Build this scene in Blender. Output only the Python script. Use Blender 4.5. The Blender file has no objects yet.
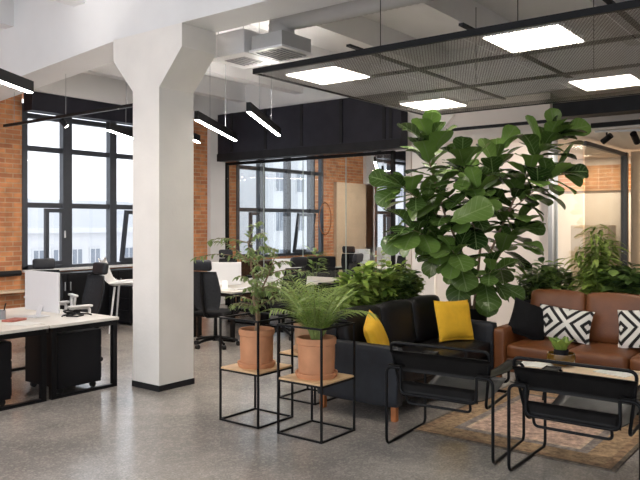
import bpy, bmesh, math, random
from mathutils import Vector, Matrix
R = random.Random(7)
PI = math.pi
scene = bpy.context.scene
COL = scene.collection

# ------------------------------------------------------------------ materials
def nodes(m):
    m.use_nodes = True
    nt = m.node_tree
    return nt, nt.nodes, nt.links

def mat(name, col, rough=0.5, metal=0.0, var=0.0, vscale=8.0, bump=0.0, bscale=60.0, spec=0.5, rvar=0.0, coat=0.0):
    m = bpy.data.materials.new(name)
    nt, N, L = nodes(m)
    b = N['Principled BSDF']
    b.inputs['Base Color'].default_value = (*col, 1)
    b.inputs['Roughness'].default_value = rough
    b.inputs['Metallic'].default_value = metal
    b.inputs['Specular IOR Level'].default_value = spec
    b.inputs['Coat Weight'].default_value = coat
    tc = N.new('ShaderNodeTexCoord')
    if var or rvar:
        n = N.new('ShaderNodeTexNoise'); n.inputs['Scale'].default_value = vscale; n.inputs['Detail'].default_value = 6
        L.new(tc.outputs['Object'], n.inputs['Vector'])
        if var:
            r = N.new('ShaderNodeValToRGB')
            r.color_ramp.elements[0].position = .3; r.color_ramp.elements[1].position = .7
            r.color_ramp.elements[0].color = (*[max(0, c * (1 - var)) for c in col], 1)
            r.color_ramp.elements[1].color = (*[min(1, c * (1 + var)) for c in col], 1)
            L.new(n.outputs['Fac'], r.inputs['Fac']); L.new(r.outputs['Color'], b.inputs['Base Color'])
        if rvar:
            mr = N.new('ShaderNodeMapRange'); mr.inputs[3].default_value = max(.02, rough - rvar); mr.inputs[4].default_value = rough + rvar
            L.new(n.outputs['Fac'], mr.inputs[0]); L.new(mr.outputs[0], b.inputs['Roughness'])
    if bump:
        n2 = N.new('ShaderNodeTexNoise'); n2.inputs['Scale'].default_value = bscale; n2.inputs['Detail'].default_value = 5
        L.new(tc.outputs['Object'], n2.inputs['Vector'])
        bp = N.new('ShaderNodeBump'); bp.inputs['Strength'].default_value = bump; bp.inputs['Distance'].default_value = .02
        L.new(n2.outputs['Fac'], bp.inputs['Height']); L.new(bp.outputs['Normal'], b.inputs['Normal'])
    return m

def emit(name, col, strength):
    m = bpy.data.materials.new(name)
    nt, N, L = nodes(m)
    N.remove(N['Principled BSDF'])
    e = N.new('ShaderNodeEmission'); e.inputs[0].default_value = (*col, 1); e.inputs[1].default_value = strength
    L.new(e.outputs[0], N['Material Output'].inputs[0])
    return m

def brick(name, axis, c1, c2, mortar):
    m = bpy.data.materials.new(name)
    nt, N, L = nodes(m)
    b = N['Principled BSDF']; b.inputs['Roughness'].default_value = .9
    tc = N.new('ShaderNodeTexCoord'); s = N.new('ShaderNodeSeparateXYZ'); c = N.new('ShaderNodeCombineXYZ')
    L.new(tc.outputs['Object'], s.inputs[0])
    L.new(s.outputs[axis], c.inputs[0]); L.new(s.outputs[2], c.inputs[1])
    t = N.new('ShaderNodeTexBrick')
    t.inputs['Scale'].default_value = 1; t.inputs['Brick Width'].default_value = .26; t.inputs['Row Height'].default_value = .078
    t.inputs['Mortar Size'].default_value = .009; t.inputs['Mortar Smooth'].default_value = .3; t.inputs['Bias'].default_value = -.1
    t.inputs['Color1'].default_value = (*c1, 1); t.inputs['Color2'].default_value = (*c2, 1); t.inputs['Mortar'].default_value = (*mortar, 1)
    L.new(c.outputs[0], t.inputs['Vector'])
    n = N.new('ShaderNodeTexNoise'); n.inputs['Scale'].default_value = 5; n.inputs['Detail'].default_value = 8
    L.new(c.outputs[0], n.inputs['Vector'])
    hs = N.new('ShaderNodeHueSaturation')
    mr = N.new('ShaderNodeMapRange'); mr.inputs[3].default_value = .5; mr.inputs[4].default_value = 1.5
    L.new(n.outputs['Fac'], mr.inputs[0]); L.new(mr.outputs[0], hs.inputs['Value'])
    L.new(t.outputs['Color'], hs.inputs['Color']); L.new(hs.outputs[0], b.inputs['Base Color'])
    bp = N.new('ShaderNodeBump'); bp.inputs['Strength'].default_value = .6; bp.inputs['Distance'].default_value = .01; bp.invert = True
    L.new(t.outputs['Fac'], bp.inputs['Height']); L.new(bp.outputs['Normal'], b.inputs['Normal'])
    return m

def thin_glass(name, tint=(1, 1, 1), refl=.04):
    m = bpy.data.materials.new(name)
    nt, N, L = nodes(m); N.remove(N['Principled BSDF'])
    t = N.new('ShaderNodeBsdfTransparent'); t.inputs[0].default_value = (*tint, 1)
    g = N.new('ShaderNodeBsdfGlossy'); g.inputs['Roughness'].default_value = .01
    f = N.new('ShaderNodeLayerWeight'); f.inputs['Blend'].default_value = .12
    mr = N.new('ShaderNodeMapRange'); mr.inputs[3].default_value = refl; mr.inputs[4].default_value = .6
    L.new(f.outputs['Fresnel'], mr.inputs[0])
    mx = N.new('ShaderNodeMixShader')
    L.new(mr.outputs[0], mx.inputs[0]); L.new(t.outputs[0], mx.inputs[1]); L.new(g.outputs[0], mx.inputs[2])
    L.new(mx.outputs[0], N['Material Output'].inputs[0])
    return m

def leafmat(name, c1, c2, rough=.38, vein=None, trans=.25):
    m = bpy.data.materials.new(name)
    nt, N, L = nodes(m)
    b = N['Principled BSDF']; b.inputs['Roughness'].default_value = rough
    g = N.new('ShaderNodeNewGeometry')
    r = N.new('ShaderNodeValToRGB'); r.color_ramp.elements[0].color = (*c1, 1); r.color_ramp.elements[1].color = (*c2, 1)
    L.new(g.outputs['Random Per Island'], r.inputs['Fac'])
    colout = r.outputs['Color']
    if vein:
        uv = N.new('ShaderNodeUVMap'); s = N.new('ShaderNodeSeparateXYZ'); L.new(uv.outputs[0], s.inputs[0])
        def M(op, a, bb=None):
            n = N.new('ShaderNodeMath'); n.operation = op
            for i, v in enumerate((a, bb)):
                if v is None: continue
                if isinstance(v, (int, float)): n.inputs[i].default_value = v
                else: L.new(v, n.inputs[i])
            return n.outputs[0]
        d = M('ABSOLUTE', M('SUBTRACT', s.outputs[0], .5))
        mid = M('LESS_THAN', d, .028)
        q = M('FRACT', M('MULTIPLY', M('SUBTRACT', s.outputs[1], M('MULTIPLY', d, .45)), 7.0))
        side = M('LESS_THAN', q, .12)
        k = M('MULTIPLY', M('MAXIMUM', mid, M('MULTIPLY', side, .6)), .75)
        mx = N.new('ShaderNodeMixRGB'); mx.inputs[2].default_value = (*vein, 1)
        L.new(k, mx.inputs[0]); L.new(colout, mx.inputs[1]); colout = mx.outputs[0]
        bp = N.new('ShaderNodeBump'); bp.inputs['Strength'].default_value = .5; bp.inputs['Distance'].default_value = .004
        L.new(q, bp.inputs['Height']); L.new(bp.outputs['Normal'], b.inputs['Normal'])
    L.new(colout, b.inputs['Base Color'])
    tr = N.new('ShaderNodeBsdfTranslucent'); L.new(colout, tr.inputs[0])
    mx = N.new('ShaderNodeMixShader'); mx.inputs[0].default_value = trans
    L.new(b.outputs[0], mx.inputs[1]); L.new(tr.outputs[0], mx.inputs[2]); L.new(mx.outputs[0], N['Material Output'].inputs[0])
    return m

def floor_mat():
    m = bpy.data.materials.new('polished_concrete')
    nt, N, L = nodes(m); b = N['Principled BSDF']
    tc = N.new('ShaderNodeTexCoord')
    n1 = N.new('ShaderNodeTexNoise'); n1.inputs['Scale'].default_value = 1.1; n1.inputs['Detail'].default_value = 9; n1.inputs['Roughness'].default_value = .65
    r1 = N.new('ShaderNodeValToRGB'); r1.color_ramp.elements[0].color = (.215, .20, .19, 1); r1.color_ramp.elements[1].color = (.40, .365, .335, 1)
    r1.color_ramp.elements[0].position = .3; r1.color_ramp.elements[1].position = .72
    v = N.new('ShaderNodeTexVoronoi'); v.inputs['Scale'].default_value = 42
    r2 = N.new('ShaderNodeValToRGB'); r2.color_ramp.interpolation = 'CONSTANT'
    r2.color_ramp.elements[0].color = (0, 0, 0, 1); r2.color_ramp.elements[1].color = (1, 1, 1, 1); r2.color_ramp.elements[1].position = .72
    n3 = N.new('ShaderNodeTexNoise'); n3.inputs['Scale'].default_value = 70; n3.inputs['Detail'].default_value = 3
    for n in (n1, v, n3): L.new(tc.outputs['Object'], n.inputs['Vector'])
    L.new(n1.outputs['Fac'], r1.inputs['Fac'])
    sp = N.new('ShaderNodeSeparateColor'); L.new(v.outputs['Color'], sp.inputs[0]); L.new(sp.outputs[0], r2.inputs['Fac'])
    mx = N.new('ShaderNodeMixRGB'); mx.inputs[2].default_value = (.56, .51, .45, 1)
    mul = N.new('ShaderNodeMath'); mul.operation = 'MULTIPLY'; mul.inputs[1].default_value = .24
    L.new(r2.outputs['Color'], mul.inputs[0]); L.new(mul.outputs[0], mx.inputs[0]); L.new(r1.outputs['Color'], mx.inputs[1])
    m2 = N.new('ShaderNodeMixRGB'); m2.blend_type = 'OVERLAY'; m2.inputs[0].default_value = .55
    L.new(mx.outputs[0], m2.inputs[1]); L.new(n3.outputs['Fac'], m2.inputs[2]); L.new(m2.outputs[0], b.inputs['Base Color'])
    mr = N.new('ShaderNodeMapRange'); mr.inputs[3].default_value = .13; mr.inputs[4].default_value = .27
    L.new(n1.outputs['Fac'], mr.inputs[0]); L.new(mr.outputs[0], b.inputs['Roughness'])
    b.inputs['Specular IOR Level'].default_value = .8
    return m

def mesh_mat():
    """expanded metal: dark strands with open diamonds between"""
    m = bpy.data.materials.new('expanded_metal')
    nt, N, L = nodes(m); b = N['Principled BSDF']
    b.inputs['Base Color'].default_value = (.27, .255, .235, 1); b.inputs['Roughness'].default_value = .5; b.inputs['Metallic'].default_value = .4
    tc = N.new('ShaderNodeTexCoord'); s = N.new('ShaderNodeSeparateXYZ'); L.new(tc.outputs['Object'], s.inputs[0])
    def M(op, a, bb=None):
        n = N.new('ShaderNodeMath'); n.operation = op
        for i, v in enumerate((a, bb)):
            if v is None: continue
            if isinstance(v, (int, float)): n.inputs[i].default_value = v
            else: L.new(v, n.inputs[i])
        return n.outputs[0]
    x = M('MULTIPLY', s.outputs[0], 1 / .05); y = M('MULTIPLY', s.outputs[1], 1 / .026)
    u = M('ABSOLUTE', M('SUBTRACT', M('FRACT', M('ADD', x, y)), .5)); v = M('ABSOLUTE', M('SUBTRACT', M('FRACT', M('SUBTRACT', x, y)), .5))
    hole = M('MULTIPLY', M('LESS_THAN', u, .37), M('LESS_THAN', v, .37))
    t = N.new('ShaderNodeBsdfTransparent'); mx = N.new('ShaderNodeMixShader')
    L.new(hole, mx.inputs[0]); L.new(b.outputs[0], mx.inputs[1]); L.new(t.outputs[0], mx.inputs[2]); L.new(mx.outputs[0], N['Material Output'].inputs[0])
    return m

def rug_mat():
    m = bpy.data.materials.new('faded_oriental_rug')
    nt, N, L = nodes(m); b = N['Principled BSDF']; b.inputs['Roughness'].default_value = .95; b.inputs['Specular IOR Level'].default_value = .1
    tc = N.new('ShaderNodeTexCoord'); s = N.new('ShaderNodeSeparateXYZ'); L.new(tc.outputs['Object'], s.inputs[0])
    def M(op, a, bb=None):
        n = N.new('ShaderNodeMath'); n.operation = op
        for i, v in enumerate((a, bb)):
            if v is None: continue
            if isinstance(v, (int, float)): n.inputs[i].default_value = v
            else: L.new(v, n.inputs[i])
        return n.outputs[0]
    # distance to the rim of a 1.72 x 1.72 m rug centred on the origin
    e = M('MINIMUM', M('SUBTRACT', 1.02, M('ABSOLUTE', s.outputs[0])), M('SUBTRACT', .80, M('ABSOLUTE', s.outputs[1])))
    r = N.new('ShaderNodeValToRGB'); r.color_ramp.interpolation = 'CONSTANT'
    el = r.color_ramp.elements
    el[0].position = 0; el[0].color = (.20, .185, .16, 1); el[1].position = .03; el[1].color = (.42, .31, .21, 1)
    for p, c in ((.09, (.50, .39, .26)), (.26, (.34, .33, .33)), (.33, (.66, .56, .46)), (.36, (.66, .53, .46))):
        q = el.new(p); q.color = (*c, 1)
    L.new(e, r.inputs['Fac'])
    n = N.new('ShaderNodeTexNoise'); n.inputs['Scale'].default_value = 15; n.inputs['Detail'].default_value = 8; n.inputs['Roughness'].default_value = .8
    v = N.new('ShaderNodeTexVoronoi'); v.inputs['Scale'].default_value = 22
    for q in (n, v): L.new(tc.outputs['Object'], q.inputs['Vector'])
    r2 = N.new('ShaderNodeValToRGB'); r2.color_ramp.elements[0].color = (.34, .32, .33, 1); r2.color_ramp.elements[1].color = (1.25, 1.15, 1.05, 1)
    r2.color_ramp.elements[0].position = .36; r2.color_ramp.elements[1].position = .66
    L.new(n.outputs['Fac'], r2.inputs['Fac'])
    m1 = N.new('ShaderNodeMixRGB'); m1.blend_type = 'MULTIPLY'; m1.inputs[0].default_value = .85
    L.new(r.outputs['Color'], m1.inputs[1]); L.new(r2.outputs['Color'], m1.inputs[2])
    r3 = N.new('ShaderNodeValToRGB'); r3.color_ramp.elements[0].color = (.55, .5, .52, 1); r3.color_ramp.elements[1].color = (1.2, 1.1, 1, 1)
    L.new(v.outputs['Distance'], r3.inputs['Fac'])
    m2 = N.new('ShaderNodeMixRGB'); m2.blend_type = 'MULTIPLY'; m2.inputs[0].default_value = .7
    L.new(m1.outputs[0], m2.inputs[1]); L.new(r3.outputs['Color'], m2.inputs[2]); L.new(m2.outputs[0], b.inputs['Base Color'])
    return m

def kilim_mat():
    """stepped concentric black and white diamonds, as woven"""
    m = bpy.data.materials.new('black_white_weave')
    nt, N, L = nodes(m); b = N['Principled BSDF']; b.inputs['Roughness'].default_value = .95
    tc = N.new('ShaderNodeTexCoord'); s = N.new('ShaderNodeSeparateXYZ'); L.new(tc.outputs['Object'], s.inputs[0])
    def M(op, a, bb=None):
        n = N.new('ShaderNodeMath'); n.operation = op
        for i, v in enumerate((a, bb)):
            if v is None: continue
            if isinstance(v, (int, float)): n.inputs[i].default_value = v
            else: L.new(v, n.inputs[i])
        return n.outputs[0]
    st = .011
    def stepped(o, off): return M('MULTIPLY', M('FLOOR', M('DIVIDE', M('ADD', o, off), st)), st)
    P = .42
    x = M('ABSOLUTE', M('SUBTRACT', M('MULTIPLY', M('FRACT', M('DIVIDE', stepped(s.outputs[0], 10 * P + P / 2 + .175), P)), P), P / 2))
    z = M('ABSOLUTE', M('SUBTRACT', M('MULTIPLY', M('FRACT', M('DIVIDE', stepped(s.outputs[2], 10 * P + P / 2), P)), P), P / 2))
    d = M('ADD', x, z)
    k = M('LESS_THAN', M('FRACT', M('DIVIDE', M('ADD', d, .072), .105)), .42)
    mx = N.new('ShaderNodeMixRGB'); mx.inputs[1].default_value = (.78, .75, .70, 1); mx.inputs[2].default_value = (.012, .011, .011, 1)
    L.new(k, mx.inputs[0]); L.new(mx.outputs[0], b.inputs['Base Color'])
    return m

M = {}
M['white_paint'] = mat('white_paint', (.78, .775, .775), .7, var=.03, vscale=2, bump=.08, bscale=25)
M['column_paint'] = mat('column_paint', (.80, .765, .725), .6, var=.035, vscale=3, bump=.1, bscale=30)
M['warm_wall'] = mat('warm_wall', (.76, .70, .65), .7, var=.02, vscale=2)
M['black'] = mat('black_steel', (.008, .008, .009), .38, metal=.2, rvar=.08, vscale=20, spec=.18)
M['black_matte'] = mat('black_matte', (.018, .018, .02), .6, var=.15, vscale=6, spec=.18)
M['bulk'] = mat('black_bulkhead_panel', (.022, .022, .031), .42, var=.2, vscale=3, spec=.18)
M['frame'] = mat('hazed_anthracite_frame', (.05, .057, .072), .45, var=.08, vscale=10)  # anthracite lightened and blued, so window haze and flare sit in the colour
M['oak_white'] = mat('pale_desktop', (.68, .64, .59), .4, var=.04, vscale=6)
M['white_plastic'] = mat('white_plastic', (.74, .74, .75), .35, var=.01)
M['grey_plastic'] = mat('grey_plastic', (.30, .31, .33), .4, var=.03)
M['alu'] = mat('silver_shell', (.74, .74, .76), .4, metal=.15, var=.01)
M['ped'] = mat('black_pedestal', (.010, .010, .012), .42, rvar=.05, vscale=12, spec=.18)
M['terra'] = mat('terracotta', (.56, .26, .13), .75, var=.13, vscale=7, bump=.15, bscale=40)
M['clay'] = mat('sandy_clay', (.44, .27, .16), .8, var=.22, vscale=5, bump=.2, bscale=30)
M['soil'] = mat('soil', (.06, .04, .03), .95, var=.5, vscale=50, bump=.6, bscale=80)
M['ply'] = mat('plywood', (.66, .44, .24), .5, var=.10, vscale=9)
M['bark'] = mat('bark', (.24, .16, .10), .85, var=.3, vscale=30, bump=.4, bscale=60)
M['stemgreen'] = mat('green_stem', (.24, .30, .09), .6, var=.25, vscale=30)
M['wood_leg'] = mat('orange_wood', (.40, .135, .04), .45, var=.2, vscale=14)
M['leather_black'] = mat('black_leather', (.009, .0085, .010), .40, var=.2, vscale=9, bump=.12, bscale=90, spec=.3)
M['leather_side'] = mat('charcoal_leather', (.022, .024, .030), .5, var=.2, vscale=9, bump=.12, bscale=90, spec=.3)
M['leather_brown'] = mat('cognac_leather', (.165, .056, .018), .4, var=.16, vscale=6, bump=.14, bscale=70, rvar=.06)
M['sling'] = mat('black_hide_sling', (.009, .0085, .0085), .45, var=.2, vscale=12, bump=.08, bscale=80, spec=.18)
M['seat_sling'] = mat('grey_hide_seat', (.035, .035, .037), .38, var=.2, vscale=12, bump=.08, bscale=80, spec=.3)  # seat hide in a lighter grey than the straps
M['yellow'] = mat('mustard_velvet', (.75, .43, .018), .8, var=.07, vscale=10, bump=.2, bscale=24)
M['black_cloth'] = mat('black_cloth', (.006, .006, .007), .8, var=.3, vscale=12, bump=.25, bscale=24, spec=.18)
M['mesh_fabric'] = mat('black_mesh_fabric', (.035, .037, .042), .7, var=.15, vscale=40, spec=.18)
M['rubber'] = mat('rubber', (.01, .01, .01), .6)
M['chrome'] = mat('chrome', (.55, .55, .56), .2, metal=1)
M['duct'] = mat('grey_duct', (.52, .51, .50), .55, var=.04, vscale=4)
M['galv'] = mat('grey_box', (.42, .415, .41), .5, var=.05, vscale=4)
M['beige'] = mat('beige_cabinet', (.50, .43, .34), .6, var=.03)
M['light_wood'] = mat('light_wood_panel', (.72, .56, .40), .5, var=.06, vscale=5)
M['brick_front'] = brick('brick_front', 0, (.66, .29, .125), (.45, .165, .075), (.56, .37, .23))
M['brick_side'] = brick('brick_side', 1, (.56, .29, .14), (.36, .16, .075), (.60, .42, .28))
M['glass'] = thin_glass('window_glass', (.97, .98, .99))
M['part_glass'] = thin_glass('partition_glass', (.93, .95, .95), .05)
M['part_edge'] = mat('glass_edge', (.42, .50, .49), .25, var=.02)
M['amber'] = mat('amber_glass', (.14, .075, .012), .1, spec=.8)
M['floor'] = floor_mat()
M['expanded'] = mesh_mat()
M['rug'] = rug_mat()
M['kilim'] = kilim_mat()
M['led'] = emit('led_diffuser', (1.0, .91, .79), 15.0)
M['strip'] = emit('linear_lamp_diffuser', (1.0, .90, .78), 40.0)
M['added_upstrip'] = emit('added_ceiling_glow', (1.0, .94, .88), 95.0)  # glow added on top of the pendants to brighten the ceiling
M['spot_glow'] = emit('spot_glow', (1.0, .88, .72), 25.0)
M['paper'] = mat('paper', (.74, .73, .71), .6, var=.05, vscale=20)
M['red_paper'] = mat('red_cover', (.45, .13, .09), .5, var=.2, vscale=30)
M['screen'] = mat('dark_screen', (.01, .01, .012), .12)
M['plaster_out'] = mat('pale_street_plaster', (.50, .50, .51), .9, var=.03, vscale=.4)
M['pane_out'] = mat('street_window_pane', (.16, .18, .21), .3, var=.1, vscale=.5)
M['roof_out'] = mat('pale_metal_roof', (.42, .43, .45), .6, var=.03, vscale=.3)
M['fig'] = leafmat('fig_leaf', (.014, .036, .009), (.17, .29, .06), .27, vein=(.20, .29, .11), trans=.16)
M['ficus'] = leafmat('small_leaf', (.10, .17, .04), (.34, .43, .16), .4)
M['palm'] = leafmat('palm_leaf', (.13, .24, .03), (.36, .48, .11), .45, trans=.3)
M['fern'] = leafmat('fern_leaf', (.18, .29, .06), (.45, .55, .20), .5, trans=.3)
M['shrub'] = leafmat('shrub_leaf', (.09, .18, .03), (.42, .55, .12), .4)
M['dark_shrub'] = leafmat('dark_leaf', (.03, .075, .022), (.24, .35, .09), .38)
M['bamboo'] = leafmat('bamboo_leaf', (.14, .23, .03), (.40, .50, .13), .45, trans=.35)

# ------------------------------------------------------------------ mesh builder
class MB:
    def __init__(s): s.v = []; s.f = []; s.uv = {}
    def add(s, vs, fs, mt=None):
        b = len(s.v)
        s.v += [tuple(mt @ Vector(p)) if mt is not None else tuple(p) for p in vs]
        s.f += [tuple(b + i for i in f) for f in fs]
        return s
    def box(s, c, d, bev=0, rot=None, seg=2):
        bm = bmesh.new(); bmesh.ops.create_cube(bm, size=1)
        for v in bm.verts: v.co = Vector((v.co.x * d[0], v.co.y * d[1], v.co.z * d[2]))
        if bev > 0: bmesh.ops.bevel(bm, geom=list(bm.edges), offset=min(bev, min(d) * .49), segments=seg, profile=.5, affect='EDGES')
        bm.verts.index_update()
        mt = Matrix.Translation(c)
        if rot is not None: mt = mt @ rot
        s.add([v.co for v in bm.verts], [[v.index for v in f.verts] for f in bm.faces], mt); bm.free()
        return s
    def bb(s, x0, x1, y0, y1, z0, z1, bev=0):
        return s.box(((x0 + x1) / 2, (y0 + y1) / 2, (z0 + z1) / 2), (x1 - x0, y1 - y0, z1 - z0), bev)
    def prism(s, poly, axis, a, b):
        """closed polygon of 2-D points pushed along an axis"""
        def P(p, q):
            return {0: (q, p[0], p[1]), 1: (p[0], q, p[1]), 2: (p[0], p[1], q)}[axis]
        n = len(poly)
        vs = [P(p, a) for p in poly] + [P(p, b) for p in poly]
        fs = [tuple(range(n)), tuple(range(2 * n - 1, n - 1, -1))] + [(i, i + n, (i + 1) % n + n, (i + 1) % n) for i in range(n)]
        return s.add(vs, fs)
    def tube(s, pts, r, n=8, caps=True, closed=False):
        pts = [Vector(p) for p in pts]; k = len(pts)
        rs = r if isinstance(r, (list, tuple)) else [r] * k
        prev = None; vs = []; 
        for i, p in enumerate(pts):
            if closed: t = (pts[(i + 1) % k] - pts[i - 1]).normalized()
            else: t = (pts[min(i + 1, k - 1)] - pts[max(i - 1, 0)]).normalized()
            if prev is None:
                u = t.orthogonal().normalized()
            else:
                u = (prev - t * prev.dot(t))
                u = u.normalized() if u.length > 1e-6 else t.orthogonal().normalized()
            prev = u; w = t.cross(u)
            for j in range(n):
                a = 2 * PI * j / n
                vs.append(p + (u * math.cos(a) + w * math.sin(a)) * rs[i])
        fs = []
        for i in range(k if closed else k - 1):
            a, b = i * n, ((i + 1) % k) * n
            for j in range(n): fs.append((a + j, a + (j + 1) % n, b + (j + 1) % n, b + j))
        if caps and not closed:
            fs.append(tuple(range(n - 1, -1, -1))); fs.append(tuple((k - 1) * n + j for j in range(n)))
        return s.add(vs, fs)
    def lathe(s, prof, c=(0, 0, 0), n=28):
        vs = []; fs = []
        for r, z in prof:
            for j in range(n):
                a = 2 * PI * j / n; vs.append((c[0] + r * math.cos(a), c[1] + r * math.sin(a), c[2] + z))
        for i in range(len(prof) - 1):
            for j in range(n): fs.append((i * n + j, i * n + (j + 1) % n, (i + 1) * n + (j + 1) % n, (i + 1) * n + j))
        return s.add(vs, fs)
    def sheet(s, fn, nu, nv, th=.006):
        """surface patch with thickness: fn(u, v) -> point, u and v in 0..1"""
        g = [[Vector(fn(i / nu, j / nv)) for j in range(nv + 1)] for i in range(nu + 1)]
        vs = []; W = nv + 1
        for side in (1, -1):
            for i in range(nu + 1):
                for j in range(W):
                    a = g[min(i + 1, nu)][j] - g[max(i - 1, 0)][j]; b = g[i][min(j + 1, nv)] - g[i][max(j - 1, 0)]
                    nn = a.cross(b).normalized()
                    vs.append(g[i][j] + nn * th * .5 * side)
        o = (nu + 1) * W; fs = []
        for i in range(nu):
            for j in range(nv):
                a = i * W + j; fs.append((a, a + W, a + W + 1, a + 1)); fs.append((o + a, o + a + 1, o + a + W + 1, o + a + W))
        rim = [i * W for i in range(nu + 1)] + [nu * W + j for j in range(1, W)] + [i * W + nv for i in range(nu - 1, -1, -1)] + [j for j in range(nv - 1, 0, -1)]
        for i in range(len(rim)):
            a, b = rim[i], rim[(i + 1) % len(rim)]; fs.append((a, b, o + b, o + a))
        return s.add(vs, fs)
    def leaf(s, base, dirv, up, L, W, droop=.3, shape=None, fold=.12, wave=0.0, cols=3, rows=6):
        d = Vector(dirv).normalized(); side = d.cross(Vector(up))
        if side.length < 1e-4: side = d.orthogonal()
        side.normalize(); nrm = side.cross(d).normalized(); base = Vector(base)
        b0 = len(s.v); ph = R.random() * 6.28
        for i in range(rows + 1):
            t = i / rows; w = W * .5 * shape(t)
            ang = droop * t
            ctr = base + d * (L * (math.sin(ang) / droop if abs(droop) > 1e-3 else t)) - nrm * (L * ((1 - math.cos(ang)) / droop if abs(droop) > 1e-3 else 0))
            nn = (nrm * math.cos(ang) + d * math.sin(ang))
            for j in range(cols):
                q = -1 + 2 * j / (cols - 1)
                h = abs(q) * w * 2 * fold + wave * L * abs(q) * math.sin(t * 9 + ph + q * 1.3)
                s.v.append(tuple(ctr + side * (q * w) + nn * h))
                s.uv[len(s.v) - 1] = (.5 + q * .5, t)
        for i in range(rows):
            for j in range(cols - 1):
                a = b0 + i * cols + j; s.f.append((a, a + 1, a + cols + 1, a + cols))
        return s
    def build(s, name, m, parent=None, smooth=False, loc=None, rot=None):
        me = bpy.data.meshes.new(name); me.from_pydata(s.v, [], s.f); me.validate()
        if s.uv:
            ul = me.uv_layers.new(name='UVMap')
            for lp in me.loops: ul.data[lp.index].uv = s.uv.get(lp.vertex_index, (0, 0))
        me.materials.append(m)
        if smooth:
            for p in me.polygons: p.use_smooth = True
            if smooth != 'all':
                bm = bmesh.new(); bm.from_mesh(me)
                for e in bm.edges:
                    if len(e.link_faces) == 2 and e.calc_face_angle(0) > math.radians(40): e.smooth = False
                bm.to_mesh(me); bm.free()
        o = bpy.data.objects.new(name, me); COL.objects.link(o)
        if parent is not None: o.parent = parent
        if loc is not None: o.location = loc
        if rot is not None: o.rotation_euler = rot
        return o

def tag(o, label, cat, group=None, kind=None):
    if label: o['label'] = label
    if cat: o['category'] = cat
    if group: o['group'] = group
    if kind: o['kind'] = kind
    return o

def thing(name, label, cat, loc=(0, 0, 0), rz=0.0, group=None):
    o = bpy.data.objects.new(name, None); o.empty_display_size = .1; COL.objects.link(o)
    o.location = loc; o.rotation_euler = (0, 0, rz)
    return tag(o, label, cat, group)

def struct(name, mb, m, parent=None, label=None):
    o = mb.build(name, m, parent)
    if parent is None:
        o['kind'] = 'structure'
    return o

def dup(root, loc, rz, label, group=None):
    r = root.copy(); COL.objects.link(r); r.location = loc; r.rotation_euler = (0, 0, rz); r['label'] = label
    if group: r['group'] = group
    for ch in list(root.children):
        c = ch.copy(); COL.objects.link(c); c.parent = r
        for g in ch.children:
            d = g.copy(); COL.objects.link(d); d.parent = c
    return r

def arc(pts, rad, n=5):
    """round the inner corners of a polyline"""
    pts = [Vector(p) for p in pts]; out = [pts[0]]
    for i in range(1, len(pts) - 1):
        a, b, c = pts[i - 1], pts[i], pts[i + 1]
        r = min(rad, (a - b).length * .48, (c - b).length * .48)
        p, q = b + (a - b).normalized() * r, b + (c - b).normalized() * r
        for k in range(n + 1):
            t = k / n; out.append(p * (1 - t) ** 2 + b * (2 * t * (1 - t)) + q * t * t)
    return out + [pts[-1]]

# ------------------------------------------------------------------ camera (level, shifted down)
F, CX, HY, H = 708.0, 320.0, 223.0, 1.70
th = math.atan2(545, 708); SN, CS = math.sin(th), math.cos(th)
cam = bpy.data.cameras.new('camera'); co = bpy.data.objects.new('camera', cam); COL.objects.link(co)
cam.sensor_width = 36; cam.lens = 36 * F / 640; cam.shift_y = -(240 - HY) / 640; cam.clip_end = 300; cam.clip_start = .05
co.location = (0, 0, H); co.rotation_euler = (PI / 2, 0, math.atan2(SN, CS) - PI / 2)
scene.camera = co
def W(px, py, d):
    """a point of the tree's rough plan, at a real distance d from where the photographer stood"""
    l = (px - CX) / F * d
    return Vector((SN * l + CS * d, -CS * l + SN * d, H + (HY - py) / F * d))

# ------------------------------------------------------------------ the room
ZC = 4.5
struct('floor', MB().bb(-3, 20, -4, 11.2, -.12, 0), M['floor'])
struct('ceiling', MB().bb(-3, 20, -4, 11.2, ZC, ZC + .15), M['white_paint'])
# ribs along X, hung between the two main beams
k = 1
for y in (10.0, 8.5, 7.0, 5.5, 4.0, 2.5, 1.0):
    struct('trim_%d' % k, MB().bb(-3, 20, y - .1, y + .1, 4.15, ZC), M['white_paint']); k += 1
struct('beam', MB().prism([(-4, ZC - .001), (-4, 3.66), (6.2, 3.66), (10.44, 3.34), (10.44, ZC - .001)], 0, 4.66, 5.12), M['white_paint'])
for x in (10.4, 16.2):
    struct('beam', MB().bb(x, x + .46, -4, 10.44, 3.66, ZC - .001), M['white_paint'])
struct('beam', MB().bb(-3, 20, 10.45, 10.8, 3.80, ZC - .002), M['white_paint'])
def column(x, y0, y1):
    c = (y0 + y1) / 2; w = .46
    b = MB().bb(x, x + w, y0, y1, 0, 3.07)
    b.prism([(y0, 3.07), (y1, 3.07), (y1 + .33, 3.43), (y1 + .33, 3.659), (y0 - .34, 3.659), (y0 - .34, 3.43)], 0, x, x + w)
    o = struct('column', b, M['column_paint'])
    MB().bb(x - .008, x + w + .008, y0 - .008, y1 + .008, 0, .06).build('baseboard', M['black_matte'], o)
column(4.66, 5.63, 6.05)
column(10.4, 5.63, 6.05)

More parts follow.
